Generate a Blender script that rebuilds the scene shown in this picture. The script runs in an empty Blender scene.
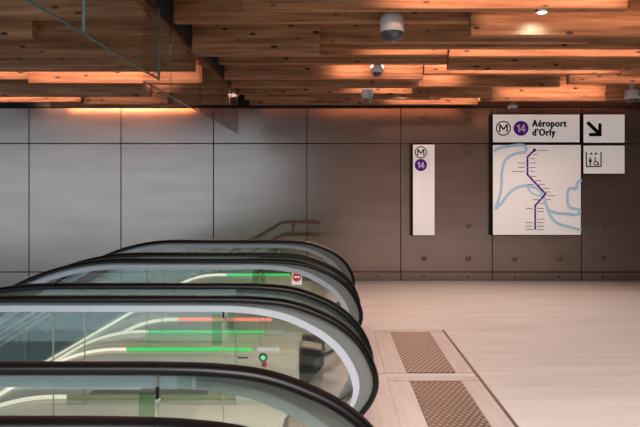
import bpy, bmesh, math, random
from mathutils import Vector, Matrix
random.seed(7)
sc = bpy.context.scene
col = sc.collection
PI = math.pi
R = math.radians

# ------------------------------------------------------------ camera, world, lights, exposure
EYE = 1.6
cd = bpy.data.cameras.new('camera'); cam = bpy.data.objects.new('camera', cd); col.objects.link(cam)
cam.location = (0, 0, EYE); cam.rotation_euler = (R(90), 0, 0)
cd.sensor_width = 36; cd.lens = 33.75; cd.shift_x = -12/640; cd.shift_y = -28.5/640
cd.clip_start = .05
sc.camera = cam

w = bpy.data.worlds.new('world'); sc.world = w; w.use_nodes = True
bg = w.node_tree.nodes['Background']; bg.inputs[0].default_value = (.62, .74, .90, 1); bg.inputs[1].default_value = .35

def area(name, loc, rot, sx, sy, power, color, spread=180):
    l = bpy.data.lights.new(name, 'AREA'); l.shape = 'RECTANGLE'; l.size = sx; l.size_y = sy
    l.energy = power; l.color = color; l.spread = R(spread)
    o = bpy.data.objects.new(name, l); col.objects.link(o); o.location = loc; o.rotation_euler = rot
    return o
# daylight falling in through the glazed front behind the viewer, on the left
area('daylight_front', (-9.9, -3.9, 1.2), (R(90), 0, 0), 16.2, 4.6, 415, (.72, .88, 1.0))
# unseen area lights added over and behind the viewer to brighten the concourse
area('concourse_fill', (3.0, 1.0, 3.3), (R(26), 0, 0), 7.5, 3.4, 350, (1.0, .94, .92), 96)
for dx in (1.0, 2.9, 4.8):     # unseen spots added to brighten the floor towards the wall
    for dy in (6.6, 8.62):
        l = bpy.data.lights.new('floor_fill_spot', 'SPOT'); l.energy = 72; l.color = (1.0, .90, .85); l.spot_size = R(118); l.spot_blend = 1; l.shadow_soft_size = .06
        o = bpy.data.objects.new('floor_fill_spot', l); col.objects.link(o); o.location = (dx, dy, 2.98)
area('concourse_fill', (3.0, -2.2, 3.4), (R(-20), 0, 0), 7.0, 1.4, 130, (1.0, .92, .88))  # added behind the viewer to lift the right part of the wall
area('concourse_fill', (-1.2, .8, 3.35), (R(25), 0, 0), 3.0, 1.6, 60, (1.0, .95, .92), 112)
WARM = (1.0, .57, .41)

sc.view_settings.view_transform = 'Standard'
sc.view_settings.look = 'None'
sc.view_settings.exposure = 0.0
sc.view_settings.gamma = 1.0
sc.view_settings.use_curve_mapping = False
sc.cycles.transparent_max_bounces = 48
sc.cycles.max_bounces = 10
sc.cycles.caustics_reflective = False
sc.cycles.caustics_refractive = False
sc.cycles.use_denoising = True

# ------------------------------------------------------------ materials
def lin(r, g, b):
    f = lambda c: (c/255/12.92) if c/255 <= .04045 else ((c/255+.055)/1.055)**2.4
    return (f(r), f(g), f(b), 1)
def mat(name, color, rough=.5, metal=0, emit=None, strength=0, spec=.5, coat=0):
    m = bpy.data.materials.new(name); m.use_nodes = True
    b = m.node_tree.nodes['Principled BSDF']
    b.inputs['Base Color'].default_value = color; b.inputs['Roughness'].default_value = rough
    b.inputs['Metallic'].default_value = metal; b.inputs['Specular IOR Level'].default_value = spec
    if coat: b.inputs['Coat Weight'].default_value = coat; b.inputs['Coat Roughness'].default_value = .12
    if emit:
        b.inputs['Emission Color'].default_value = emit; b.inputs['Emission Strength'].default_value = strength
    return m
def N(m, t, **k):
    n = m.node_tree.nodes.new(t)
    for a, v in k.items(): setattr(n, a, v)
    return n
def L(m, a, b): m.node_tree.links.new(a, b)
def bsdf(m): return m.node_tree.nodes['Principled BSDF']

def noise_tint(m, c1, c2, scale=(1, 1, 1), nscale=6, detail=4, rough=None, bump=0, coord='Object'):
    tc = N(m, 'ShaderNodeTexCoord'); mp = N(m, 'ShaderNodeMapping'); mp.inputs['Scale'].default_value = scale
    nz = N(m, 'ShaderNodeTexNoise'); nz.inputs['Scale'].default_value = nscale; nz.inputs['Detail'].default_value = detail
    mx = N(m, 'ShaderNodeValToRGB')
    mx.color_ramp.elements[0].position = .3; mx.color_ramp.elements[0].color = c1
    mx.color_ramp.elements[1].position = .7; mx.color_ramp.elements[1].color = c2
    L(m, tc.outputs[coord], mp.inputs[0]); L(m, mp.outputs[0], nz.inputs['Vector'])
    L(m, nz.outputs[0], mx.inputs[0]); L(m, mx.outputs[0], bsdf(m).inputs['Base Color'])
    if rough:
        mr = N(m, 'ShaderNodeMapRange'); mr.inputs[3].default_value = rough[0]; mr.inputs[4].default_value = rough[1]
        L(m, nz.outputs[0], mr.inputs[0]); L(m, mr.outputs[0], bsdf(m).inputs['Roughness'])
    if bump:
        bp = N(m, 'ShaderNodeBump'); bp.inputs['Strength'].default_value = bump; bp.inputs['Distance'].default_value = .002
        L(m, nz.outputs[0], bp.inputs['Height']); L(m, bp.outputs[0], bsdf(m).inputs['Normal'])
    return mx, mp, tc

def wood_mat(name, dark, light, knot):
    m = mat(name, light, .55, spec=.3)
    mx, mp, tc = noise_tint(m, dark, light, (.5, 7, 9), 3.0, 6)
    oi = N(m, 'ShaderNodeObjectInfo'); va = N(m, 'ShaderNodeVectorMath', operation='SCALE')
    cx = N(m, 'ShaderNodeCombineXYZ')
    for i in range(3): L(m, oi.outputs['Random'], cx.inputs[i])
    L(m, cx.outputs[0], va.inputs[0]); va.inputs['Scale'].default_value = 37
    add = N(m, 'ShaderNodeVectorMath', operation='ADD')
    L(m, tc.outputs['Object'], add.inputs[0]); L(m, va.outputs[0], add.inputs[1])
    L(m, add.outputs[0], mp.inputs[0])
    # knots
    mp2 = N(m, 'ShaderNodeMapping'); mp2.inputs['Scale'].default_value = (4.6, .4, 11.5)
    L(m, add.outputs[0], mp2.inputs[0])
    vo = N(m, 'ShaderNodeTexVoronoi'); vo.inputs['Scale'].default_value = 1.0; L(m, mp2.outputs[0], vo.inputs['Vector'])
    kr = N(m, 'ShaderNodeValToRGB')
    kr.color_ramp.elements[0].position = .10; kr.color_ramp.elements[0].color = (1, 1, 1, 1)
    kr.color_ramp.elements[1].position = .19; kr.color_ramp.elements[1].color = (0, 0, 0, 1)
    L(m, vo.outputs['Distance'], kr.inputs[0])
    # glued lamella lines
    sx = N(m, 'ShaderNodeSeparateXYZ'); L(m, add.outputs[0], sx.inputs[0])
    md = N(m, 'ShaderNodeMath', operation='PINGPONG'); md.inputs[1].default_value = .045; L(m, sx.outputs[2], md.inputs[0])
    lt = N(m, 'ShaderNodeMath', operation='LESS_THAN'); lt.inputs[1].default_value = .0015; L(m, md.outputs[0], lt.inputs[0])
    l2 = N(m, 'ShaderNodeMath', operation='MULTIPLY'); l2.inputs[1].default_value = .35; L(m, lt.outputs[0], l2.inputs[0])
    mxx = N(m, 'ShaderNodeMath', operation='MAXIMUM'); L(m, kr.outputs[0], mxx.inputs[0]); L(m, l2.outputs[0], mxx.inputs[1])
    m2 = N(m, 'ShaderNodeMixRGB'); m2.inputs[2].default_value = knot
    L(m, mxx.outputs[0], m2.inputs[0]); L(m, mx.outputs[0], m2.inputs[1]); L(m, m2.outputs[0], bsdf(m).inputs['Base Color'])
    return m
WOOD = wood_mat('spruce_glulam', lin(122, 76, 47), lin(190, 136, 96), lin(46, 22, 10))

def glass_mat(name, tint, ior=1.45, rough=0.0):
    m = bpy.data.materials.new(name); m.use_nodes = True; nt = m.node_tree; nt.nodes.clear()
    out = N(m, 'ShaderNodeOutputMaterial'); tr = N(m, 'ShaderNodeBsdfTransparent'); gl = N(m, 'ShaderNodeBsdfGlossy')
    fr = N(m, 'ShaderNodeFresnel'); mx = N(m, 'ShaderNodeMixShader')
    tr.inputs[0].default_value = tint; gl.inputs['Roughness'].default_value = rough; fr.inputs[0].default_value = ior
    ge = N(m, 'ShaderNodeNewGeometry'); io = N(m, 'ShaderNodeMix'); io.inputs[2].default_value = ior; io.inputs[3].default_value = 1/ior
    L(m, ge.outputs['Backfacing'], io.inputs[0]); L(m, io.outputs[0], fr.inputs[0])
    L(m, fr.outputs[0], mx.inputs[0]); L(m, tr.outputs[0], mx.inputs[1]); L(m, gl.outputs[0], mx.inputs[2]); L(m, mx.outputs[0], out.inputs[0])
    return m
GLASS = glass_mat('balustrade_glass', (.945, .969, .957, 1), 1.62)
CURTAIN = glass_mat('clear_glass', (.945, .955, .95, 1), 1.28)
GREENFILM = glass_mat('green_film', (.72, .84, .72, 1))
JOINT = glass_mat('glass_joint', (.80, .86, .84, 1), 1.5)
EDGE = mat('glass_edge_green', lin(70, 105, 98), .2)

WALLM = mat('bronze_metal_panel', lin(158, 138, 126), .2, .85)
noise_tint(WALLM, lin(138, 126, 119), lin(149, 136, 129), (.4, .4, 2), 2.2, 3, rough=(.24, .28))
DARK = mat('dark_gap', lin(18, 15, 14), .9)
FLOORM = mat('stone_floor', lin(190, 170, 160), .5)
def floor_nodes():
    m = FLOORM
    mx, mp, tc = noise_tint(m, lin(192, 178, 171), lin(208, 196, 189), (.5, 4, 1), 1.6, 7, rough=(.42, .55))
    sp = N(m, 'ShaderNodeSeparateXYZ'); L(m, tc.outputs['Object'], sp.inputs[0])
    outs = []
    for k, off in ((0, .57+.60), (1, .43)):
        a = N(m, 'ShaderNodeMath', operation='ADD'); a.inputs[1].default_value = 60 - off + (.0)
        L(m, sp.outputs[k], a.inputs[0])
        p = N(m, 'ShaderNodeMath', operation='PINGPONG'); p.inputs[1].default_value = .6; L(m, a.outputs[0], p.inputs[0])
        lt = N(m, 'ShaderNodeMath', operation='LESS_THAN'); lt.inputs[1].default_value = .004; L(m, p.outputs[0], lt.inputs[0])
        outs.append(lt)
    mxm = N(m, 'ShaderNodeMath', operation='MAXIMUM'); L(m, outs[0].outputs[0], mxm.inputs[0]); L(m, outs[1].outputs[0], mxm.inputs[1])
    sc_ = N(m, 'ShaderNodeMath', operation='MULTIPLY'); sc_.inputs[1].default_value = .5; L(m, mxm.outputs[0], sc_.inputs[0])
    m2 = N(m, 'ShaderNodeMixRGB'); m2.inputs[2].default_value = lin(224, 212, 204)
    L(m, sc_.outputs[0], m2.inputs[0]); L(m, mx.outputs[0], m2.inputs[1]); L(m, m2.outputs[0], bsdf(m).inputs['Base Color'])
floor_nodes()
CEIL = mat('black_soffit', lin(16, 13, 12), .95)
VOIDM = mat('void_concrete', lin(52, 74, 66), .8)
PLATE = mat('brushed_floor_plate', lin(196, 176, 166), .45, .1)
noise_tint(PLATE, lin(178, 164, 158), lin(194, 181, 174), (8, .6, 1), 3, 5)
BRONZE = mat('bronze_strip', lin(112, 86, 70), .4, .5)
STUDB = mat('tactile_base', lin(82, 62, 52), .45, .3)
STUD = mat('stud_steel', lin(176, 154, 138), .35, .7)
RUBBER = mat('black_rubber', lin(6, 5, 5), .36, spec=.2)
PLATEGREY = mat('grey_guide_metal', lin(112, 114, 112), .42, .5)
BAND = mat('pale_aluminium', lin(164, 169, 177), .35, .15)
BANDBACK = mat('band_back_grey', lin(128, 138, 134), .5, .2)
SATIN = mat('satin_steel', lin(232, 222, 202), .34, .2)
STEEL = mat('brushed_steel', lin(176, 170, 164), .3, .9)
INLET = mat('dark_inlet', lin(34, 34, 33), .5)
RAILM = mat('bronze_handrail', lin(112, 90, 78), .4, .3)
STUDM = mat('stud_grey', lin(128, 116, 108), .35, .8)
SEAL = mat('pale_seal', lin(148, 146, 122), .5)
STEP = mat('step_aluminium', lin(92, 92, 92), .45, .7)
def emitter(name, color, s):
    return mat(name, (.02, .02, .02, 1), .5, emit=color, strength=s)
LEDG = emitter('green_led', (.0, .80, .12, 1), 1.1)
REDREFL = emitter('red_reflection', (.95, .16, .13, 1), 2.2)
LEDW = emitter('warm_led', (1.0, .84, .68, 1), 1.35)
LEDD = emitter('weak_green_led', (.45, .50, .16, 1), .4)
SIGNW = mat('white_sign_face', lin(243, 239, 236), .45, emit=(1, .95, .92, 1), strength=.23)   # slight emission added to brighten the sign faces
BLACK = mat('black_paint', lin(12, 12, 14), .6, spec=.15)
PURPLE = mat('purple_print', lin(96, 26, 146), .6, spec=.1, emit=(.12, .01, .30, 1), strength=.15)
BLUE = mat('pale_blue_print', lin(178, 218, 240), .5, emit=(.55, .8, .95, 1), strength=.12)
WHITEP = mat('white_print', lin(240, 236, 234), .5)
CAMW = mat('camera_white', lin(205, 198, 192), .45)
CAMD = mat('smoked_dome', lin(66, 70, 80), .15)
REDP = mat('red_print', lin(190, 30, 42), .4)
GREENL = emitter('green_indicator', (.05, .9, .25, 1), 1.3)
LAMPD = emitter('downlight_lens', (.86, .95, 1.0, 1), 6)

# ------------------------------------------------------------ builders
def tag(o, label=None, cat=None, group=None, kind=None):
    if label: o['label'] = label
    if cat: o['category'] = cat
    if group: o['group'] = group
    if kind: o['kind'] = kind
    return o
def empty(name, loc=(0, 0, 0), label=None, cat=None, group=None):
    o = bpy.data.objects.new(name, None); col.objects.link(o); o.location = loc; o.empty_display_size = .1
    return tag(o, label, cat, group)
def obj(name, bm, m, parent=None, smooth=False, origin=None):
    bmesh.ops.recalc_face_normals(bm, faces=bm.faces)
    if origin is not None: bmesh.ops.translate(bm, verts=bm.verts, vec=-Vector(origin))
    me = bpy.data.meshes.new(name); bm.to_mesh(me); bm.free()
    for mm in (m if isinstance(m, (list, tuple)) else [m]): me.materials.append(mm)
    if smooth:
        for p in me.polygons: p.use_smooth = True
        try: me.set_sharp_from_angle(angle=R(38))
        except Exception: pass
    o = bpy.data.objects.new(name, me); col.objects.link(o)
    if origin is not None: o.location = origin
    if parent is not None: o.parent = parent
    return o
def box(bm, x0, x1, y0, y1, z0, z1, bev=0, mi=0):
    vs = [bm.verts.new((x, y, z)) for x in (x0, x1) for y in (y0, y1) for z in (z0, z1)]
    fs = [bm.faces.new([vs[i] for i in q]) for q in ((0, 1, 3, 2), (4, 6, 7, 5), (0, 4, 5, 1), (2, 3, 7, 6), (0, 2, 6, 4), (1, 5, 7, 3))]
    for f in fs: f.material_index = mi
    if bev:
        es = list({e for f in fs for e in f.edges})
        r = bmesh.ops.bevel(bm, geom=es, offset=bev, segments=2, affect='EDGES', profile=.5)
        for f in r['faces']: f.material_index = mi
def boxbm(*a, **k):
    bm = bmesh.new(); box(bm, *a, **k); return bm
def prism(bm, pts, y0, y1, mi=0):
    """outline in the x-z plane, extruded along y"""
    a = [bm.verts.new((p[0], y0, p[1])) for p in pts]; b = [bm.verts.new((p[0], y1, p[1])) for p in pts]
    n = len(pts); fs = [bm.faces.new(a), bm.faces.new(b[::-1])]
    for i in range(n): fs.append(bm.faces.new((a[i], b[i], b[(i+1) % n], a[(i+1) % n])))
    for f in fs: f.material_index = mi
def ribbon(bm, A, B, y0, y1, mi=0, side=None):
    """solid between two matching polylines (x,z), thick in y"""
    q = []
    for a, b in zip(A, B):
        q.append([bm.verts.new((a[0], y0, a[1])), bm.verts.new((a[0], y1, a[1])), bm.verts.new((b[0], y1, b[1])), bm.verts.new((b[0], y0, b[1]))])
    for i in range(len(q)-1):
        for k in range(4):
            bm.faces.new((q[i][k], q[i][(k+1) % 4], q[i+1][(k+1) % 4], q[i+1][k])).material_index = 1 if k == side else mi
    bm.faces.new(q[0]).material_index = mi; bm.faces.new(q[-1][::-1]).material_index = mi
def tube(bm, pts, r, seg=10):
    pts = [Vector(p) for p in pts]; rings = []
    for i, p in enumerate(pts):
        t = (pts[min(i+1, len(pts)-1)] - pts[max(i-1, 0)]).normalized()
        u = t.cross(Vector((0, 1, 0)));
        if u.length < .01: u = t.cross(Vector((1, 0, 0)))
        u.normalize(); v = t.cross(u)
        rings.append([bm.verts.new(p + (u*math.cos(2*PI*k/seg) + v*math.sin(2*PI*k/seg))*r) for k in range(seg)])
    for a, b in zip(rings, rings[1:]):
        for k in range(seg): bm.faces.new((a[k], a[(k+1) % seg], b[(k+1) % seg], b[k]))
    bm.faces.new(rings[0][::-1]); bm.faces.new(rings[-1])
def lathe(bm, prof, c=(0, 0, 0), axis='z', seg=28, mi=0):
    """prof: list of (r, h) along the axis"""
    def pt(r, h, a):
        x, y = r*math.cos(a), r*math.sin(a)
        if axis == 'z': v = (x, y, h)
        else: v = (x, -h, y)          # h points towards the viewer (-y)
        return bm.verts.new((v[0]+c[0], v[1]+c[1], v[2]+c[2]))
    rings = []
    for r, h in prof:
        rings.append([pt(0, h, 0)] if r < 1e-6 else [pt(r, h, 2*PI*k/seg) for k in range(seg)])
    for a, b in zip(rings, rings[1:]):
        for k in range(seg):
            k2 = (k+1) % seg
            vs = [a[0] if len(a) == 1 else a[k], b[0] if len(b) == 1 else b[k]]
            if len(b) > 1: vs.append(b[k2])
            if len(a) > 1: vs.append(a[k2])
            if len(vs) > 2: bm.faces.new(vs).material_index = mi
    for rr in (rings[0], rings[-1]):
        if len(rr) > 1: bm.faces.new(rr).material_index = mi
def lathebm(*a, **k):
    bm = bmesh.new(); lathe(bm, *a, **k); return bm
def textmesh(txt, size, depth=.002, bold=0.0, align='LEFT', spacing=1.0):
    c = bpy.data.curves.new('lettering', 'FONT'); c.body = txt; c.size = size; c.extrude = depth; c.offset = bold
    c.align_x = align; c.resolution_u = 3; c.space_character = spacing
    o = bpy.data.objects.new('lettering', c); col.objects.link(o)
    bpy.context.view_layer.update()
    me = bpy.data.meshes.new_from_object(o.evaluated_get(bpy.context.evaluated_depsgraph_get()))
    bpy.data.objects.remove(o); return me
def addtext(bm, txt, size, x, y, z, bold=0.0, align='LEFT', mi=0, spacing=1.0, sx=1.0):
    me = textmesh(txt, size, .0015, bold, align, spacing)
    me.transform(Matrix.Translation((x, y, z)) @ Matrix.Rotation(R(90), 4, 'X') @ Matrix.Diagonal((sx, 1, 1, 1)))
    n = len(bm.faces); bm.from_mesh(me); bm.faces.ensure_lookup_table()
    for f in bm.faces[n:]: f.material_index = mi
    bpy.data.meshes.remove(me)
def at(px, py, d):
    """place in the hall seen at distance d"""
    return ((px-332)/600*d, d, EYE + (185-py)/600*d)
def path_strip(bm, pts, wd, y, th=.001, mi=0):
    """flat printed line through pts (x,z) on a sign facing -y"""
    A, B = [], []
    for i, p in enumerate(pts):
        a = Vector(pts[max(i-1, 0)]); b = Vector(pts[min(i+1, len(pts)-1)]); t = (b-a).normalized(); n = Vector((-t.y, t.x))*wd/2
        A.append((p[0]+n.x, p[1]+n.y)); B.append((p[0]-n.x, p[1]-n.y))
    ribbon(bm, A, B, y-th, y, mi)
def spline(P, n=8):
    out = []
    P = [Vector(p) for p in P]
    for i in range(len(P)-1):
        p0, p1, p2, p3 = P[max(i-1, 0)], P[i], P[i+1], P[min(i+2, len(P)-1)]
        for k in range(n):
            t = k/n
            out.append(.5*((2*p1)+(p2-p0)*t+(2*p0-5*p1+4*p2-p3)*t*t+(3*p1-p0-3*p2+p3)*t**3))
    out.append(P[-1]); return out

# ------------------------------------------------------------ the room shell
WY = 10.02                     # metal wall
bm = bmesh.new()
box(bm, -9, 8, WY+.012, WY+.25, -4, 3.6, mi=1)
XS = [-9.0] + [(p-332)/600*WY for p in (-63.5, 29, 121, 213.5, 307, 400.8, 492.3, 581.7, 674)] + [8.0]
ZS = [-4, -2.2, .147, 2.293, 2.888]
g = .0065
for a, b in zip(XS, XS[1:]):
    for i, (z0, z1) in enumerate(zip(ZS, ZS[1:])):
        box(bm, a+g, b-g, WY, WY+.02, z0+g, z1-g, bev=.003)
wall = tag(obj('wall_back', bm, [WALLM, DARK]), kind='structure')
tag(wall, 'wall of large bronze-grey metal panels with thin joints', 'wall')
for (px, py) in ((422, 120), (468, 120.5), (468, 152.5), (468.5, 225.5), (424, 258.5), (468, 258.5), (514.5, 259), (559.5, 258.5), (603, 226), (603, 257.6)):
    x, _, z = at(px, py, WY)
    obj('round_stud', lathebm([(.0, .034), (.022, .032), (.036, .022), (.042, .008), (.042, .0)], (x, WY, z), axis='y', seg=20), STUDM, wall, True)
for px in (378, 424, 468, 515, 559, 603):
    x, _, z = at(px, 276.8, WY)
    obj('kick_panel_screw', lathebm([(.0, .006), (.012, .005), (.015, 0)], (x, WY, z), axis='y', seg=12), BLACK, wall)

bm = bmesh.new()
box(bm, -.95, 8, -4, WY, -.3, 0)
tag(obj('floor', bm, FLOORM), 'pale pinkish stone floor with fine joints', 'floor', kind='structure')
bm = bmesh.new(); box(bm, -9, 8, -4, WY+.2, -4.2, -4)
tag(obj('floor_lower', bm, VOIDM), 'lower level floor under the escalators', 'floor', kind='structure')
bm = bmesh.new(); box(bm, -9, 8, -4, WY+.25, 3.6, 3.7)
tag(obj('ceiling', bm, CEIL), 'black soffit above the timber beams', 'ceiling', kind='structure')
bm = bmesh.new(); box(bm, 8, 8.2, -4, WY+.25, -.3, 3.7)
tag(obj('wall_right', bm, WALLM), 'metal wall on the right, outside the view', 'wall', kind='structure')
bm = bmesh.new(); box(bm, -1.8, 8, -4.2, -4, -.3, 3.7)
tag(obj('wall_front', bm, mat('beige_wall', lin(176, 152, 138), .7)), 'beige wall behind the viewer', 'wall', kind='structure')
bm = bmesh.new(); box(bm, -8, 6.5, WY-.02, WY-.001, 2.90, 3.0)
tag(obj('trim_1', bm, DARK), 'black shadow gap above the metal wall', 'trim', kind='structure')

# ------------------------------------------------------------ timber ceiling
# (left px, right px, bottom px, distance, face height, label)
BEAMS = [
 # over the escalators, left of the hanging glass
 (-140, 166, 17.3, 4.55, .50, 'greyish timber beam at the top left corner, frontmost of the left beams'),
 (-140, 32, 37.5, 4.95, .42, 'short deep timber beam at the left edge under the frontmost left beam'),
 (32, 172, 33.2, 5.05, .42, 'timber beam crossing behind the first hanging glass edge at the upper left'),
 (-120, 178, 41.5, 5.55, .42, 'shadowy timber beam showing only a thin band, third row at left'),
 (-110, 186, 58, 5.95, .42, 'knotty dark timber beam, fourth row at left above the lit one'),
 (-100, 194, 70.2, 6.4, .42, 'knotty dark timber beam directly in front of the glowing left beam'),
 (28, 202, 83.2, 6.95, .40, 'brightly lit orange timber beam over the escalators at left'),
 (-80, 28, 79.3, 7.0, .26, 'short lit timber beam whose end butts the glowing left beam'),
 (-90, 150, 96, 7.6, .40, 'dim timber beam just below the glowing left beam'),
 (151, 226, 92.5, 7.75, .34, 'timber beam with a small lit patch behind the hanging glass'),
 (-80, 81, 102, 8.5, .34, 'narrow lit timber beam low at the left edge near the metal wall'),
 (81, 168, 104.2, 8.62, .36, 'half-lit timber beam low at left, next to the narrow lit one'),
 (168, 229, 104, 8.75, .40, 'plain brown timber beam low behind the far end of the hanging glass'),
 (50, 187, 106.4, 9.62, .30, 'dark timber beam of the last left row against the metal wall'),
 # over the concourse, right of the hanging glass
 (243, 628, 8.6, 4.45, .50, 'long bright timber beam along the top edge, holding the round downlight'),
 (163, 470, 21.5, 4.85, .46, 'dim timber beam behind the big white camera, second row from the top'),
 (471, 760, 34.8, 4.70, .48, 'deep pale timber beam with a cool spot of light at upper right'),
 (188, 320, 54.6, 5.5, .46, 'deep brown timber beam right of the hanging glass, its end left of the cameras'),
 (320, 592, 42, 5.6, .44, 'long dark timber beam starting under the big white camera'),
 (320, 760, 47.6, 5.95, .42, 'dark timber beam showing a thin band above the long bright strip'),
 (205, 447.5, 55, 6.35, .40, 'timber beam lit to a bright strip between the two upper cameras'),
 (449, 760, 56.4, 6.35, .40, 'timber beam lit to a long bright strip at right'),
 (205, 447, 63.3, 6.75, .40, 'dark timber beam just above the small dome camera'),
 (448, 750, 68.8, 6.75, .40, 'dark timber beam at right between two bright strips'),
 (210, 423, 79, 7.15, .42, 'lit orange timber beam with the small dome camera in front'),
 (424, 620, 73.6, 7.2, .40, 'timber beam lit to a thin bright line, right of the small dome camera'),
 (621, 740, 75, 7.2, .40, 'dim timber beam end at the right edge beyond the thin bright line'),
 (214, 417, 87.3, 7.65, .40, 'dim timber beam right under the lit one with the dome camera'),
 (418, 560, 86.3, 7.75, .40, 'timber beam with a short bright left end above the station name sign'),
 (569, 740, 83.4, 7.7, .40, 'medium-lit timber beam with bright lower edge at right'),
 (230, 412, 93.4, 8.2, .40, 'timber beam lit beside the hanging grey loudspeaker'),
 (430, 491, 97.2, 8.35, .40, 'dull short timber beam left of the wide lit one above the sign'),
 (491.5, 606, 100.6, 8.4, .40, 'wide lit timber beam directly above the station name sign'),
 (606.5, 740, 99, 8.6, .40, 'dim timber beam behind the camera at the right edge'),
 (236, 440, 99, 8.8, .40, 'dim timber beam in the second last row before the wall'),
 (243, 478, 104.4, 9.3, .40, 'narrow lit timber beam of the last row, ending above the sign'),
 (480, 740, 101, 9.75, .34, 'dark timber beam of the last row at right behind the camera arm'),
]
for (x0, x1, yb, d, h, lab) in BEAMS:
    xa, _, zb = at(x0, yb, d); xb = at(x1, yb, d)[0]
    if (x0+x1)/2 < 232: xb = min(xb, -1.405)
    else: xa = max(xa, -1.283)
    h = min(h, 3.58-zb)
    c = ((xa+xb)/2, d+.045, zb)
    bm = boxbm(xa, xb, d, d+.09, zb, zb+h, bev=.004)
    bo = tag(obj('ceiling_beam', bm, WOOD, origin=c), lab, 'beam', 'timber beams of the ceiling', 'thing')
    if zb+h < 3.59:
        for fx in (.2, .8):
            x = xa+(xb-xa)*fx
            ho = obj('hanger', boxbm(x-.008, x+.008, d+.037, d+.053, zb+h-.004, 3.602), BLACK, bo); ho.location = -Vector(c)
# linear lamps fixed between the beam rows, out of sight, washing the next beam
LAMPS = [  # px0, px1, bottom px of the beam, distance of the beam face, power per metre
 (30, 200, 83.2, 6.95, 12), (-80, 27, 79.3, 7.0, 10), (-80, 81, 102, 8.5, 11), (90, 160, 104.2, 8.55, 3), (152, 172, 92.5, 7.75, 7),
 (385, 628, 8.6, 4.45, 11), (480, 700, 34.8, 4.70, 2.0),
 (365, 447, 55, 6.35, 11), (449, 700, 56.4, 6.35, 11), (335, 421, 79, 7.15, 11), (424, 619, 73.6, 7.2, 13),
 (420, 458, 86.3, 7.75, 10), (571, 700, 83.4, 7.7, 5), (350, 411, 93.4, 8.2, 11), (500, 605, 100.6, 8.4, 10), (388, 477, 104.4, 9.3, 10),
]
for (x0, x1, yb, d, p) in LAMPS:
    xa, _, zb = at(x0, yb, d); xb = at(x1, yb, d)[0]
    area('beam_lamp', ((xa+xb)/2, d-(.12 if d == 4.70 else .26), zb+.11), (R(92), 0, 0), xb-xa, .05, p*.235*(xb-xa), WARM, 105)
# lamp behind the last left beam; others added for the wall's warm glow
for (px0, px1, p) in ((54, 186, 60), (190, 300, 4), (320, 480, 12), (480, 640, 8), (562, 588, 8)):
    xa, xb = at(px0, 110, 9.8)[0], at(px1, 110, 9.8)[0]
    area('wall_glow_light', ((xa+xb)/2, 9.9, 3.08), (R(-52), 0, 0), xb-xa, .06, p*(xb-xa), WARM, 110)

xa, xb = at(34, 110, 9.8)[0], at(160, 110, 9.8)[0]
area('wall_glow_light', ((xa+xb)/2, 9.8, 3.02), (R(48), 0, 0), xb-xa, .05, 6*(xb-xa), WARM, 120)  # unseen lamp added for the orange glow at the wall top
# rail that carries the hanging glass
bm = boxbm(-1.40, -1.362, 1.5, 8.5, 2.90, 2.97, bev=.004)
tag(obj('glass_rail', bm, WOOD), 'narrow timber rail running into the depth above the hanging glass', 'rail')

tag(obj('glass_channel', boxbm(-1.36, -1.288, 1.5, 8.5, 2.945, 3.59), CEIL), 'black slot between the beam ends that holds the hanging glass', 'channel')
# hanging glass screens
def curtain(name, x, cuts, zb, zt, lab):
    t = empty(name, (x, cuts[0], zb), lab, 'glass screen')
    for a, b in zip(cuts, cuts[1:]):
        o = obj('glass_pane', boxbm(x-.006, x+.006, a+.003, b-.003, zb, zt), CURTAIN)
        o.parent = t; o.location = -Vector(t.location)
        o = obj('edge_profile', boxbm(x-.0065, x+.0065, b-.005, b-.003, zb, zt), EDGE if b in (3.17, 4.55) else JOINT); o.parent = t; o.location = -Vector(t.location)
    o = obj('lower_edge', boxbm(x-.007, x+.007, cuts[0], cuts[-1], zb-.006, zb), EDGE); o.parent = t; o.location = -Vector(t.location)
curtain('hanging_glass_screen', -1.31, [1.6, 2.3, 3.17, 4.55], 2.40, 2.94, 'clear hanging glass screen at upper left, its lower edge reaching the top of the picture')
curtain('hanging_glass_screen', -1.325, [4.21, 4.93, 6.03, 7.24, 8.45], 2.33, 2.94, 'clear hanging glass screen farther back, its tip in front of the metal wall')

# ------------------------------------------------------------ escalators
CX, CZ, RB = -1.70, -.90, 1.90
def P(u, h):
    if u >= CX: return (u, h)
    th = min((CX-u)/RB, R(30)); s = max(0, (CX-u) - RB*R(30))
    r = h - CZ
    return (CX - r*math.sin(th) - s*math.cos(R(30)), CZ + r*math.cos(th) - s*math.sin(R(30)))
def us(u0, u1):
    out = [u0]
    knots = sorted(set([u for u in [CX - RB*R(30)*k/12 for k in range(13)] if u0 < u < u1]))
    out += knots + [u1]; return out
HT = 1.005
NEWEL = spline([(-.62, 1.005), (-.40, .999), (-.215, .976), (-.050, .918), (.061, .856), (.144, .782), (.204, .696), (.241, .608), (.252, .543),
                (.242, .48), (.209, .415), (.150, .345), (.075, .28), (-.02, .225), (-.12, .19), (-.22, .165)], 6)
RAIL = [Vector(P(u, HT)) for u in us(-6.4, -.62)[:-1]] + NEWEL
i0 = len(RAIL) - len(NEWEL)
def arc_len(pts):
    s = [0]
    for a, b in zip(pts, pts[1:]): s.append(s[-1] + (b-a).length)
    return s
SL = arc_len(RAIL)
s_new = SL[i0]; s_nose = SL[min(range(i0, len(RAIL)), key=lambda i: abs(RAIL[i].y-.55) + (0 if RAIL[i].x > .1 else 9))]; s_end = SL[-1]
def ease(t): t = max(0, min(1, t)); return t*t*(3-2*t)
def normals(pts):
    out = []
    for i in range(len(pts)):
        t = (pts[min(i+1, len(pts)-1)] - pts[max(i-1, 0)]).normalized(); out.append(Vector((t.y, -t.x)))
    return out
NR = normals(RAIL)
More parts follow.
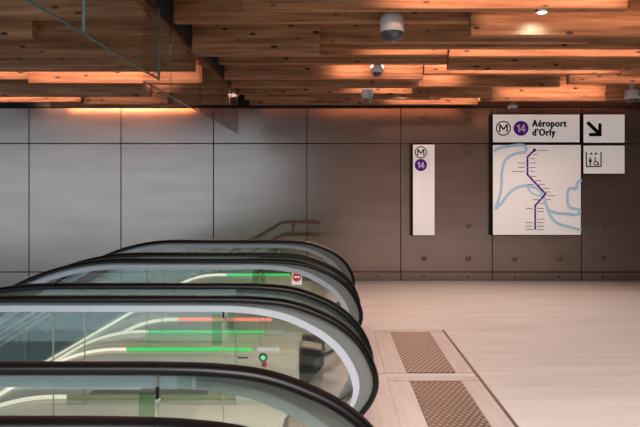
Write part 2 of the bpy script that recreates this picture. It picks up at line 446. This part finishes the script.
def gapw(s):
    if s < s_new: return .020
    if s < s_nose: return .020 + .056*ease((s-s_new)/(s_nose-s_new)*1.15)
    return .076 - .066*ease((s-s_nose)/(s_end-s_nose)*1.6)
def bandw(s):
    if s < s_new: return .034
    if s < s_nose: return .034 + .007*ease((s-s_new)/(s_nose-s_new))
    return .041 - .031*ease((s-s_nose)/(s_end-s_nose)*1.6)
HTK = .030
def off(f): return [RAIL[i] + NR[i]*f(SL[i]) for i in range(len(RAIL))]
PL0 = off(lambda s: HTK-.004); PL1 = off(lambda s: HTK + gapw(s)); BD1 = off(lambda s: HTK + gapw(s) + bandw(s))
GTOP = 1.005 - HTK + .003
def sweep_handrail(y):
    prof = []
    for k in range(15):
        a = PI*k/14; cy, cz = -math.cos(a), math.sin(a)
        prof.append((.026 - .026*abs(cz)**.75, .041*math.copysign(abs(cy)**.7, cy)))
    prof = [(.032, -.020), (.032, -.036)] + prof + [(.032, .036), (.032, .020)]
    bm = bmesh.new(); rings = []
    for p, n in zip(RAIL, NR):
        rings.append([bm.verts.new((p.x+n.x*o, y+yy, p.y+n.y*o)) for o, yy in prof])
    k = len(prof)
    for a, b in zip(rings, rings[1:]):
        for j in range(k): bm.faces.new((a[j], a[(j+1) % k], b[(j+1) % k], b[j]))
    bm.faces.new(rings[0]); bm.faces.new(rings[-1][::-1])
    return bm
DK = .27     # deck height
JOINTS = [-.585, -1.50, -5.8]

def escalator(yc, lab, sides=(1, -1), far_led='green', near_led='weak'):
    t = empty('escalator', (0, yc, 0), lab, 'escalator', 'escalators side by side')
    def add(name, bm, m, par=t, smooth=False, label=None):
        o = obj(name, bm, m, par, smooth)
        if par is not t and par.parent is not None: pass
        if label: o['label'] = label
        return o
    for s in sides:
        y = s*.61
        add('handrail', sweep_handrail(y), RUBBER, smooth=True)
        iy0, iy1 = sorted((y - s*.0062, y - s*.018))     # inner side of the glass
        bm = bmesh.new(); ribbon(bm, PL0, PL1, iy0, iy1); gp = add('guide_plate', bm, PLATEGREY, smooth=False)
        bm = bmesh.new(); ribbon(bm, PL1, BD1, iy0-.001, iy1+.001, side=1 if s > 0 else 3); add('pale_band', bm, [BAND, BANDBACK])
        # newel glass: inside the band, closed on the deck
        k0 = min(range(i0, len(RAIL)), key=lambda i: abs(PL0[i].x - (-.55)) + (0 if PL0[i].y > .7 else 9))
        loop = [(v.x, v.y) for v in PL0[k0:]]
        loop = [(-.582, loop[0][1])] + loop[1:-2]
        loop += [(-.262, DK), (-.582, DK)]
        bm = bmesh.new(); prism(bm, loop, y-.005, y+.005); g0 = add('glass_panel', bm, GLASS)
        # film beside the first joint
        obj('joint_film', boxbm(-.644, -.592, y-.0075, y-.0055, .735, .905), GREENFILM, t)
        cl = obj('glass_clamp', boxbm(-.589, -.581, y-.010, y+.010, .885, .925, bev=.002), BLACK, t)
        obj('clamp_knob', lathebm([(0, .016), (.009, .014), (.011, .010), (.011, -.016), (0, -.016)], (-.580, y, .876), axis='y', seg=14), STEEL, cl, True)
        for a, b in zip(JOINTS[1:], JOINTS):
            uu = us(a+.003, b-.003)
            bm = bmesh.new(); ribbon(bm, [P(u, GTOP) for u in uu], [P(u, DK) for u in uu], y-.005, y+.005); add('glass_panel', bm, GLASS)
        for j in JOINTS[:2]:
            (xa, za), (xb, zb) = P(j, DK), P(j, GTOP)
            bm = bmesh.new(); prism(bm, [(xa-.002, za), (xa+.002, za), (xb+.002, zb), (xb-.002, zb)], y-.0045, y+.0045); add('joint_seal', bm, SEAL)
        # skirt and deck
        a, b = sorted((s*.50, s*.812))
        bm = bmesh.new()
        uu = us(-6.4, -.955); ribbon(bm, [P(u, DK) for u in uu], [P(u, -.30) for u in uu], a, b)
        ribbon(bm, [P(u, DK) for u in (-.955, -.262)], [P(u, .0065) for u in (-.955, -.262)], a, b)
        add('deck', bm, SATIN)
        # end box where the handrail goes in
        a, b = sorted((s*.535, s*.70))
        bm = bmesh.new()
        prism(bm, [(-.260, .0065), (-.260, .295), (-.085, .270), (-.065, .25), (-.08, .14), (-.15, .08), (-.19, .0065)], a, b)
        bx = add('handrail_inlet', bm, INLET)
        bm = bmesh.new(); prism(bm, [(-.262, .290), (-.262, .312), (-.235, .316), (-.085, .290), (-.062, .268), (-.070, .262), (-.088, .276), (-.235, .298)], a-.006, b+.006)
        obj('inlet_cap', bm, STEEL, bx)
        a2, b2 = sorted((s*.565, s*.655)); 
        obj('inlet_brush', boxbm(-.086, -.066, a2, b2, .15, .225), RUBBER, bx)
        # light line
        yl0, yl1 = sorted((s*.531, s*.546))
        led = far_led if s > 0 else near_led
        hz = .290; hh = .011
        if led == 'red':
            hz = .166; hh = .015; yl0, yl1 = .485, .4995  # red line added in place of a reflection in the glass
        fm = {'green': LEDG, 'red': REDREFL, 'weak': LEDD, 'white': LEDW}[led]
        wm = LEDW if led != 'weak' else LEDW
        uu = us(-1.64, -.64) if s > 0 else us(-1.64, -.60)
        bm = bmesh.new(); ribbon(bm, [P(u, hz+hh) for u in uu], [P(u, hz-hh) for u in uu], yl0, yl1)
        add('light_line', bm, fm, label={'green': 'green glowing light line', 'red': 'red line standing in for a reflection', 'weak': 'faint yellow-green light line', 'white': 'white light line'}[led])
        uu = us(-6.3, -1.64)
        bm = bmesh.new(); ribbon(bm, [P(u, hz+hh) for u in uu], [P(u, hz-hh) for u in uu], yl0, yl1)
        add('light_line', bm, wm, label='warm white light line on the slope')
        # plate at the end of the light line
        add('notice_plate', boxbm(-.60, -.42, min(s*.531, s*.543), max(s*.531, s*.543), DK+.001, DK+.035, bev=.003), WHITEP)
    # control panel on the inner skirt of the far side
    ys = .4985
    pn = add('control_panel', boxbm(-.84, -.40, ys-.004, ys+.0015, .10, .262, bev=.001), SATIN)
    obj('slot', boxbm(-.745, -.665, ys-.007, ys-.004, .228, .240), BLACK, pn)
    gl = obj('indicator_light', lathebm([(0, .006), (.016, .005), (.019, 0)], (-.545, ys-.004, .236), axis='y', seg=16), GREENL, pn)
    obj('indicator_ring', lathebm([(.019, .0), (.019, .004), (.034, .004), (.036, 0)], (-.545, ys-.004, .236), axis='y', seg=20), BLACK, pn)
    obj('stop_button', lathebm([(0, .012), (.02, .010), (.024, 0)], (-.535, ys-.004, .185), axis='y', seg=16), REDP, pn)
    # landing plate and steps
    add('landing_plate', boxbm(-.95, .452, -.82, .82, .0005, .006), PLATE)
    bm = bmesh.new(); prof = [(-.96, 0)]
    x = -1.5; prof.append((x, 0)); k = 0
    while x > -6.0:
        z = P(x-.2 if x-.2 >= CX else x-.2, 0)[1] if x-.2 >= CX else None
        xx = x-.38
        # height of the step line under this tread
        th = None
        if xx >= CX: zz = 0
        else:
            dx = CX-xx
            arcx = (0-CZ)*math.sin(R(30))
            zz = CZ + math.sqrt(max(0, .81-dx*dx)) if dx < arcx else CZ+.9*math.cos(R(30)) - (dx-arcx)*math.tan(R(30))
        prof += [(x, zz), (xx, zz)]; x = xx
    prof += [(x, prof[-1][1]-.5), (-2.2, -.6), (-.96, -.3)]
    cl = [prof[0]]
    for p in prof[1:]:
        if (Vector(p)-Vector(cl[-1])).length > 1e-4: cl.append(p)
    prism(bm, cl, -.49, .49); add('steps', bm, STEP)
    return t
e1 = escalator(5.905, 'farthest escalator from the viewer, nearest to the metal wall', far_led='red', near_led='green')
e2 = escalator(4.25, 'second escalator from the wall, with a red no-entry sticker on its glass', far_led='green', near_led='weak')
e3 = escalator(2.62, 'third escalator from the wall, the large one whose glass end shows the control panel behind', far_led='green', near_led='green')
e4 = escalator(.92, 'nearest escalator, only its far handrail showing at the bottom edge', sides=(1,), far_led='green')

# no-entry sticker on the glass of the second escalator
st = obj('no_entry_sticker', boxbm(-.325, -.245, .6015, .604, .795, .900), WHITEP, e2); st['label'] = 'white sticker with red no-entry disc'
obj('red_disc', lathebm([(0, .001), (.036, .001), (.036, 0)], (-.285, .6013, .856), axis='y', seg=28), REDP, st)
obj('white_bar', boxbm(-.309, -.261, .5985, .6002, .850, .863), WHITEP, st)

# ------------------------------------------------------------ stair beside the wall
bm = bmesh.new()
for k in range(14):
    x1 = -.96-.30*k; z = -.17*(k+1)
    box(bm, x1-.30, x1, 9.02, WY-.03, z-.4, z)
st = tag(obj('stair', bm, VOIDM), 'stone stair going down beside the metal wall', 'stair', kind='structure')
t = empty('stair_kerb', (0, 8.95, 0), 'low kerb with a green light line beside the stair, seen through the escalator glass', 'kerb')
bm = bmesh.new(); uu = us(-5.5, -.955); ribbon(bm, [P(u, .25) for u in uu], [P(u, -.4) for u in uu], -.06, .06)
ribbon(bm, [(-.955, .25), (-.45, .25)], [(-.955, .001), (-.45, .001)], -.06, .06); obj('kerb_body', bm, SATIN, t)
uu = us(-1.56, -.62); bm = bmesh.new(); ribbon(bm, [P(u, .285) for u in uu], [P(u, .251) for u in uu], -.055, -.04); o = obj('light_line', bm, LEDG, t); o['label'] = 'green glowing light line'
uu = us(-5.4, -1.56); bm = bmesh.new(); ribbon(bm, [P(u, .285) for u in uu], [P(u, .251) for u in uu], -.055, -.04); o = obj('light_line', bm, LEDW, t); o['label'] = 'warm white light line on the slope'

STREAK = mat('pale_streak', lin(236, 230, 214), .4)
t = empty('reflection_bars', (-3.4, 8.85, -1.2), 'sloping pale bars standing in for reflections in the escalator glass at the left edge', 'reflection stand-in')  # pale bars added to imitate diagonal reflections in the glass
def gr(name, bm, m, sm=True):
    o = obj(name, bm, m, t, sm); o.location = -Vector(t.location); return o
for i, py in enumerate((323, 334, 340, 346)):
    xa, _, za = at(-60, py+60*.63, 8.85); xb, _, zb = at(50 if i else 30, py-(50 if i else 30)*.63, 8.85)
    bm = bmesh.new(); tube(bm, [(xa, 8.85, za), (xb, 8.85, zb)], (.022, .018, .012, .018)[i], 10); gr('bar', bm, STREAK)
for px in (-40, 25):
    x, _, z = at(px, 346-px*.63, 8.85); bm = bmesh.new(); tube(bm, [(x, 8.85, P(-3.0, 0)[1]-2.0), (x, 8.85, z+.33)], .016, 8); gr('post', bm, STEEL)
t = empty('wall_handrail', (-.5, WY-.09, 0), 'double steel handrail on the metal wall where the stair goes down', 'handrail')
def hr(name, bm, m, sm=True):
    o = obj(name, bm, m, t, sm); o.location = -Vector(t.location); return o
yh = WY-.09
for z in (.985, .775):
    bm = bmesh.new(); tube(bm, [(-.20, yh, z), (-.80, yh, z), (-.84, yh, z-.010), (-.88, yh, z-.03), (-3.6, yh, z-.03-2.72*.577)], .021, 12)
    hr('rail', bm, RAILM)
for x in (-.66,):
    bm = bmesh.new(); tube(bm, [(x, yh, .985), (x, yh, .775)], .012, 8); hr('post', bm, RAILM)
for x, z in ((-.66, .88), (-.25, .985), (-.25, .775)):
    bm = bmesh.new(); tube(bm, [(x, yh, z), (x+.001, WY-.001, z)], .012, 8); lathe(bm, [(0, .008), (.03, .006), (.034, 0)], (x, WY, z), axis='y', seg=14); hr('bracket', bm, STEEL)

# ------------------------------------------------------------ floor plates with tactile studs
def tactile(d0, d1, lab):
    t = empty('tactile_plate', (.4, (d0+d1)/2, 0), lab, 'floor plate', 'studded floor plates in front of the escalators')
    def a(name, bm, m, sm=False):
        o = obj(name, bm, m, t, sm); o.location = -Vector(t.location); return o
    a('plain_plate', boxbm(.455, .632, d0, d1, .0005, .006), PLATE)
    a('plain_plate', boxbm(1.052, 1.205, d0, d1, .0005, .006), PLATE)
    a('stud_base', boxbm(.636, 1.048, d0, d1, .0005, .006), STUDB)
    bm = bmesh.new(); n = 9; pitch = .412/n; k = 0; y = d0+.025
    while y < d1-.015:
        for i in range(n):
            x = .636 + pitch*(i+.5) + (pitch/4 if k % 2 else -pitch/4)
            lathe(bm, [(.0, .0105), (.009, .010), (.0145, .006)], (x, y, 0), seg=8)
        y += .042; k += 1
    a('studs', bm, STUD, True)
    a('edge_strip', boxbm(1.208, 1.232, d0-.1, d1+.1, .0005, .007), BRONZE)
    a('cross_plate', boxbm(.455, 1.205, d1+.012, d1+.105, .0005, .006), PLATE)
    a('cross_joint', boxbm(.455, 1.205, d1+.002, d1+.010, .0005, .004), BRONZE)
    a('cross_joint', boxbm(.455, 1.205, d1+.107, d1+.115, .0005, .004), BRONZE)
tactile(5.10, 6.50, 'dark studded floor plate in front of the farthest escalator')
tactile(3.42, 4.88, 'dark studded floor plate cut by the bottom edge, nearer of the two')

# ------------------------------------------------------------ signs
def rect(px0, px1, py0, py1, d):
    x0, _, z1 = at(px0, py0, d); x1, _, z0 = at(px1, py1, d); return x0, x1, z0, z1
SD = 9.91
def sign(name, r, lab, depth=.1):
    x0, x1, z0, z1 = rect(*r, SD)
    t = empty(name, ((x0+x1)/2, SD, z0), lab, 'sign')
    o = obj('sign_case', boxbm(x0-.03, x1+.004, SD+.004, WY-.001, z0-.012, z1+.012, bev=.004), BLACK, t); o.location = -Vector(t.location)
    o = obj('sign_face', boxbm(x0, x1, SD, SD+.012, z0, z1, bev=.002), SIGNW, t); o.location = -Vector(t.location)
    def a(nm, bm, m, lb=None, sm=False):
        p = obj(nm, bm, m, t, sm); p.location = -Vector(t.location)
        if lb: p['label'] = lb
        return p
    return t, a
FY = SD-.0005
def ringbm(x, z, r0, r1, seg=36):
    bm = bmesh.new(); lathe(bm, [(r0, 0), (r0, .0015), (r1, .0015), (r1, 0)], (x, FY, z), axis='y', seg=seg)
    bm.faces.ensure_lookup_table()
    big = [f for f in bm.faces if len(f.verts) > 4]
    bmesh.ops.delete(bm, geom=big, context='FACES_ONLY')
    return bm
def discbm(x, z, r, seg=36):
    return lathebm([(0, .0015), (r, .0015), (r, 0)], (x, FY, z), axis='y', seg=seg)
def badges(a, x, z, r, x2, z2):
    a('metro_ring', ringbm(x, z, r*.84, r), BLACK)
    bm = bmesh.new()
    q = r*.50; wd = r*.2
    path_strip(bm, [(x-q*.98, z-q*1.02), (x-q*.98, z+q*1.02)], wd, FY, .0015)
    path_strip(bm, [(x+q*.98, z-q*1.02), (x+q*.98, z+q*1.02)], wd, FY, .0015)
    path_strip(bm, [(x-q*.92, z+q*1.0), (x, z-q*.35)], wd, FY+.0001, .0015)
    path_strip(bm, [(x+q*.92, z+q*1.0), (x, z-q*.35)], wd, FY+.0001, .0015)
    a('metro_letter', bm, BLACK)
    a('line_disc', discbm(x2, z2, r), PURPLE)
    bm = bmesh.new(); u = r*.5
    prism(bm, [(x2-u*.32, z2-u), (x2-u*.32, z2+u), (x2-u*.66, z2+u), (x2-u*1.18, z2+u*.62), (x2-u*1.0, z2+u*.30), (x2-u*.74, z2+u*.48), (x2-u*.74, z2-u)], FY-.004, FY)
    prism(bm, [(x2+u*.98, z2-u), (x2+u*.98, z2-u*.60), (x2+u*1.24, z2-u*.60), (x2+u*1.24, z2-u*.22), (x2+u*.98, z2-u*.22), (x2+u*.98, z2+u), (x2+u*.56, z2+u), (x2+u*.56, z2-u)], FY-.004, FY)
    prism(bm, [(x2+u*.57, z2+u), (x2+u*.56, z2+u*.42), (x2+u*.28, z2-u*.22), (x2+u*.57, z2-u*.22), (x2+u*.57, z2-u*.60), (x2-u*.16, z2-u*.60), (x2-u*.16, z2-u*.22)], FY-.004, FY)
    a('line_number', bm, WHITEP)
# tall narrow totem
t, a = sign('line_sign', (413, 434.6, 144.6, 235.2), 'tall narrow white wall sign with metro symbol and purple 14')
x1_, _, z1_ = at(420.8, 152.3, SD); _, _, z2_ = at(420.8, 165, SD)
badges(a, x1_, z1_, 6.1/600*SD, x1_, z2_)
# station name sign
t, a = sign('direction_sign', (493, 579.6, 114.6, 142.2), 'wide white sign reading Aéroport d\'Orly above the map')
x1_, _, z1_ = at(503.4, 128.3, SD); x2_, _, _ = at(521, 128.3, SD)
badges(a, x1_, z1_, 7.5/600*SD, x2_, z1_)
bm = bmesh.new()
xt, _, zt1 = at(532, 126.6, SD); _, _, zt2 = at(532, 135.6, SD)
for i, (ox, oz) in enumerate(((-.008, 0), (.008, 0), (-.003, -.004), (-.003, .004), (.003, -.004), (.003, .004))):      # heavy weight
    addtext(bm, 'Aéroport', 9.7/600*SD, xt+.006+ox, FY-.001-i*.0002, zt1+oz, spacing=1.14, sx=.80)
    addtext(bm, "d'Orly", 9.7/600*SD, xt+.006+ox, FY-.001-i*.0002, zt2+oz, spacing=1.14, sx=.80)
a('lettering', bm, BLACK)
# arrow sign
t, a = sign('arrow_sign', (583.6, 624.6, 114.6, 142.6), 'white sign with black arrow pointing down right')
bm = bmesh.new()
pp = lambda px, py: (at(px, py, SD)[0], at(px, py, SD)[2])
path_strip(bm, [pp(587.4, 122.2), pp(598.8, 133.2)], 3.7/600*SD, FY, .0015)
path_strip(bm, [pp(599.9, 123.4), pp(599.9, 136.3)], 3.4/600*SD, FY+.0001, .0015)
path_strip(bm, [pp(589.0, 134.6), pp(601.6, 134.6)], 3.4/600*SD, FY+.0002, .0015)
a('arrow', bm, BLACK)
# lift sign
t, a = sign('lift_sign', (583.6, 624.6, 145.6, 173.6), 'small white sign with lift pictogram under the arrow sign')
bm = bmesh.new()
lw = 1.05/600*SD
for seg in ([(586.3, 152), (586.3, 166.8)], [(601, 152), (601, 166.8)], [(586.3, 166.6), (601, 166.6)]):
    path_strip(bm, [pp(*seg[0]), pp(*seg[1])], lw*1.15, FY, .0015)
for cx in (591.2, 596):
    prism(bm, [pp(cx-1.7, 154.6), pp(cx+1.7, 154.6), pp(cx, 152)], FY-.0015, FY)
# person standing
def disc(px, py, r): lathe(bm, [(0, .0015), (r/600*SD, .0015), (r/600*SD, 0)], (pp(px, py)[0], FY, pp(px, py)[1]), axis='y', seg=14)
disc(590.2, 157.7, .85)
prism(bm, [pp(589, 158.9), pp(591.4, 158.9), pp(591.6, 162), pp(590.9, 162), pp(590.8, 165.6), pp(589.6, 165.6), pp(589.5, 162), pp(588.8, 162)], FY-.0015, FY)
# wheelchair user
disc(595.1, 157.6, .8)
path_strip(bm, [pp(595.1, 158.8), pp(595.3, 161.8), pp(597.6, 161.9), pp(598.8, 165.2)], lw*1.2, FY, .0015)
cxz = pp(595.9, 163.3)
path_strip(bm, [(cxz[0]+1.9/600*SD*math.cos(R(q)), cxz[1]+1.9/600*SD*math.sin(R(q))) for q in range(120, 375, 15)], lw*.9, FY, .0015)
a('lift_pictogram', bm, BLACK)
# map
t, a = sign('line_map', (493, 580.8, 145, 234.8), 'large white route map with purple line and pale blue river')
# map coordinates: crop pixels of a 448 wide view of the panel -> photo pixels
mpx = lambda u, v: pp(485+u*105/448, 140+v*100/427)
bw = 3.0/600*SD
rv = lambda pts, n=7: [tuple(v) for v in spline([mpx(*p) for p in pts], n)]
bm = bmesh.new()
path_strip(bm, rv([(38, 49), (60, 36), (95, 28), (140, 22), (166, 24), (176, 38), (168, 52), (140, 56), (105, 70), (82, 95), (72, 140), (70, 190), (66, 225), (56, 260), (44, 296)]), bw, FY, .001)
path_strip(bm, rv([(44, 296), (70, 270), (105, 225), (135, 204), (165, 196), (200, 199), (232, 214), (248, 240), (258, 268), (274, 300), (310, 313), (350, 316), (385, 320), (402, 312), (402, 298), (385, 294), (362, 288), (352, 262), (352, 232), (358, 210), (376, 206), (388, 210), (392, 192), (398, 178), (411, 170)]), bw, FY-.0002, .001)
path_strip(bm, rv([(262, 280), (272, 310), (292, 342), (320, 360), (355, 370), (411, 385)]), bw, FY-.0004, .001)
path_strip(bm, rv([(182, 203), (196, 224), (222, 236), (248, 238)]), bw*.7, FY-.0006, .001)
a('river', bm, BLUE)
LINE = [(211, 43), (181, 73), (181, 148), (259, 230), (214, 280), (214, 383)]
bm = bmesh.new()
for p, q in zip(LINE, LINE[1:]):
    path_strip(bm, [mpx(*p), mpx(*q)], 1.9/600*SD, FY-.0012, .001)
for p in LINE[1:-1]:
    c = mpx(*p); lathe(bm, [(0, .0022), (.95/600*SD, .0022), (.95/600*SD, 0)], (c[0], FY, c[1]), axis='y', seg=12)
c = mpx(211, 43); lathe(bm, [(0, .0022), (1.7/600*SD, .0022), (1.7/600*SD, 0)], (c[0], FY, c[1]), axis='y', seg=18)
a('route_line', bm, PURPLE)
STOPS = [(196, 61, 'r', 26), (181, 80, 'r', 30), (181, 98, 'b', 38), (181, 117, 'b', 34), (181, 134, 'B', 30), (187, 155, 'r', 28), (206, 174, 'r', 32), (220, 189, 'b', 36),
         (238, 206, 'b', 36), (252, 222, 'r', 22), (256, 238, 'r', 44), (240, 255, 'b', 40), (226, 272, 'r', 30), (214, 292, 'b', 36), (214, 306, 'r', 36), (214, 338, 'r', 40),
         (214, 352, 'b', 34), (214, 368, 'b', 36), (214, 383, 'b', 36)]
bm = bmesh.new(); bt = bmesh.new()
for (u, v, kd, ln) in STOPS:
    c = mpx(u, v); lathe(bm, [(0, .0030), (.36/600*SD, .0030), (.36/600*SD, 0)], (c[0], FY, c[1]), axis='y', seg=10)
    path_strip(bt, [mpx(u+9, v), mpx(u+9+ln*.78, v)], .62/600*SD, FY, .001)
    if kd in 'bB': path_strip(bt, [mpx(u-(40 if kd == 'b' else 66), v), mpx(u-10, v)], .62/600*SD, FY, .001)
path_strip(bt, [mpx(222, 44), mpx(274, 44)], .5/600*SD, FY, .001)
a('stops', bm, WHITEP); a('station_captions', bt, BLACK)

# ------------------------------------------------------------ cameras, loudspeaker, downlight
def thing_add(t):
    def a(nm, bm, m, sm=True, lb=None):
        o = obj(nm, bm, m, t, sm); o.location = (0, 0, 0)
        if lb: o['label'] = lb
        return o
    return a
# big capsule camera
x, y, z = at(392, 42, 4.70)
t = empty('surveillance_camera', (x, y, z), 'large white capsule camera hanging from the top of the timber ceiling', 'camera'); a = thing_add(t)
r = .094
a('camera_body', lathebm([(r*.97, .075), (r, .085), (r, .150), (r*.95, .180), (r*.80, .208), (r*.55, .230), (r*.28, .241), (0, .244)]), CAMW)
a('dome', lathebm([(0, 0), (r*.4, .006), (r*.72, .026), (r*.9, .055), (r*.95, .075)]), CAMD)
a('mount', lathebm([(.022, .25), (.022, 3.58-z), (.05, 3.58-z), (.05, 3.601-z)]), CAMW)
# small dome camera
x, y, z = at(377, 76.6, 6.95)
t = empty('surveillance_camera', (x, y, z), 'small white dome camera with dark eye in the middle of the ceiling', 'camera'); a = thing_add(t)
a('camera_body', lathebm([(.058, .045), (.070, .055), (.080, .075), (.082, .105), (.075, .125), (0, .128)]), CAMW)
a('dome', lathebm([(0, 0), (.028, .006), (.046, .022), (.054, .045), (.05, .05)]), CAMD)
a('mount', lathebm([(.03, .12), (.03, 3.601-z)], seg=16), CAMW)
# hanging loudspeaker
x, y, z = at(367, 99.5, 8.1)
t = empty('loudspeaker', (x, y, z), 'grey loudspeaker hanging below the middle beams next to a thin glass fin', 'loudspeaker'); a = thing_add(t)
a('speaker_body', lathebm([(0, 0), (.05, .008), (.075, .04), (.085, .09), (.085, .135), (.07, .14), (0, .14)]), CAMW)
a('speaker_grille', lathebm([(0, -.002), (.04, .003), (.06, .02), (.062, .03)]), CAMD)
a('mount', lathebm([(.012, .13), (.012, 3.601-z)], seg=12), STEEL)
x, y, z = at(370, 103.5, 7.95)
t = empty('glass_fin', (x, y, z), 'thin vertical glass fin with blue edge in front of the loudspeaker', 'glass screen'); a = thing_add(t)
a('glass_pane', boxbm(-.006, .006, -.02, .03, .0, 3.601-z), CURTAIN, False)
a('blue_edge', boxbm(-.009, .009, -.03, -.021, .0, .15), mat('blue_edge_glass', lin(105, 175, 190), .3), False)
# camera above the sign
x, y, z = at(512.5, 111, 9.55)
t = empty('surveillance_camera', (x, y, z), 'small white dome camera above the Aéroport d\'Orly sign', 'camera'); a = thing_add(t)
a('camera_body', lathebm([(.062, .042), (.078, .052), (.080, .085), (.05, .115), (0, .12)]), CAMW)
a('dome', lathebm([(0, 0), (.035, .008), (.055, .028), (.058, .045)]), CAMD)
a('mount', lathebm([(.022, .11), (.022, 3.601-z)], seg=14), STEEL)
# camera at the right edge
x, y, z = at(632, 103, 8.3)
t = empty('surveillance_camera', (x, y, z), 'white dome camera at the right edge of the ceiling', 'camera'); a = thing_add(t)
a('camera_body', lathebm([(.088, .055), (.098, .065), (.098, .16), (.085, .18), (0, .185)]), CAMW)
a('dome', lathebm([(0, 0), (.05, .01), (.08, .035), (.086, .058)]), CAMD)
a('mount', lathebm([(.03, .18), (.03, 3.601-z)], seg=14), CAMW)
# downlight under the front beam
x, y, z = at(541, 9.5, 4.52)
t = empty('downlight', (x, 4.497, at(541, 8.6, 4.45)[2]), 'round downlight under the bright front beam', 'lamp'); a = thing_add(t)
a('lamp_ring', lathebm([(.040, -.016), (.050, -.014), (.052, -.001), (.040, -.001)]), STEEL)
a('lamp_lens', lathebm([(0, -.024), (.025, -.021), (.040, -.014), (.040, -.002)]), LAMPD)
sp = bpy.data.lights.new('downlight_beam', 'SPOT'); sp.energy = 9; sp.color = (.62, .95, 1.0); sp.spot_size = R(130); sp.spot_blend = .9; sp.shadow_soft_size = .03
so = bpy.data.objects.new('downlight_beam', sp); col.objects.link(so); so.location = (x, 4.56, at(541, 8.6, 4.45)[2]-.03); so.rotation_euler = (R(24), 0, 0)
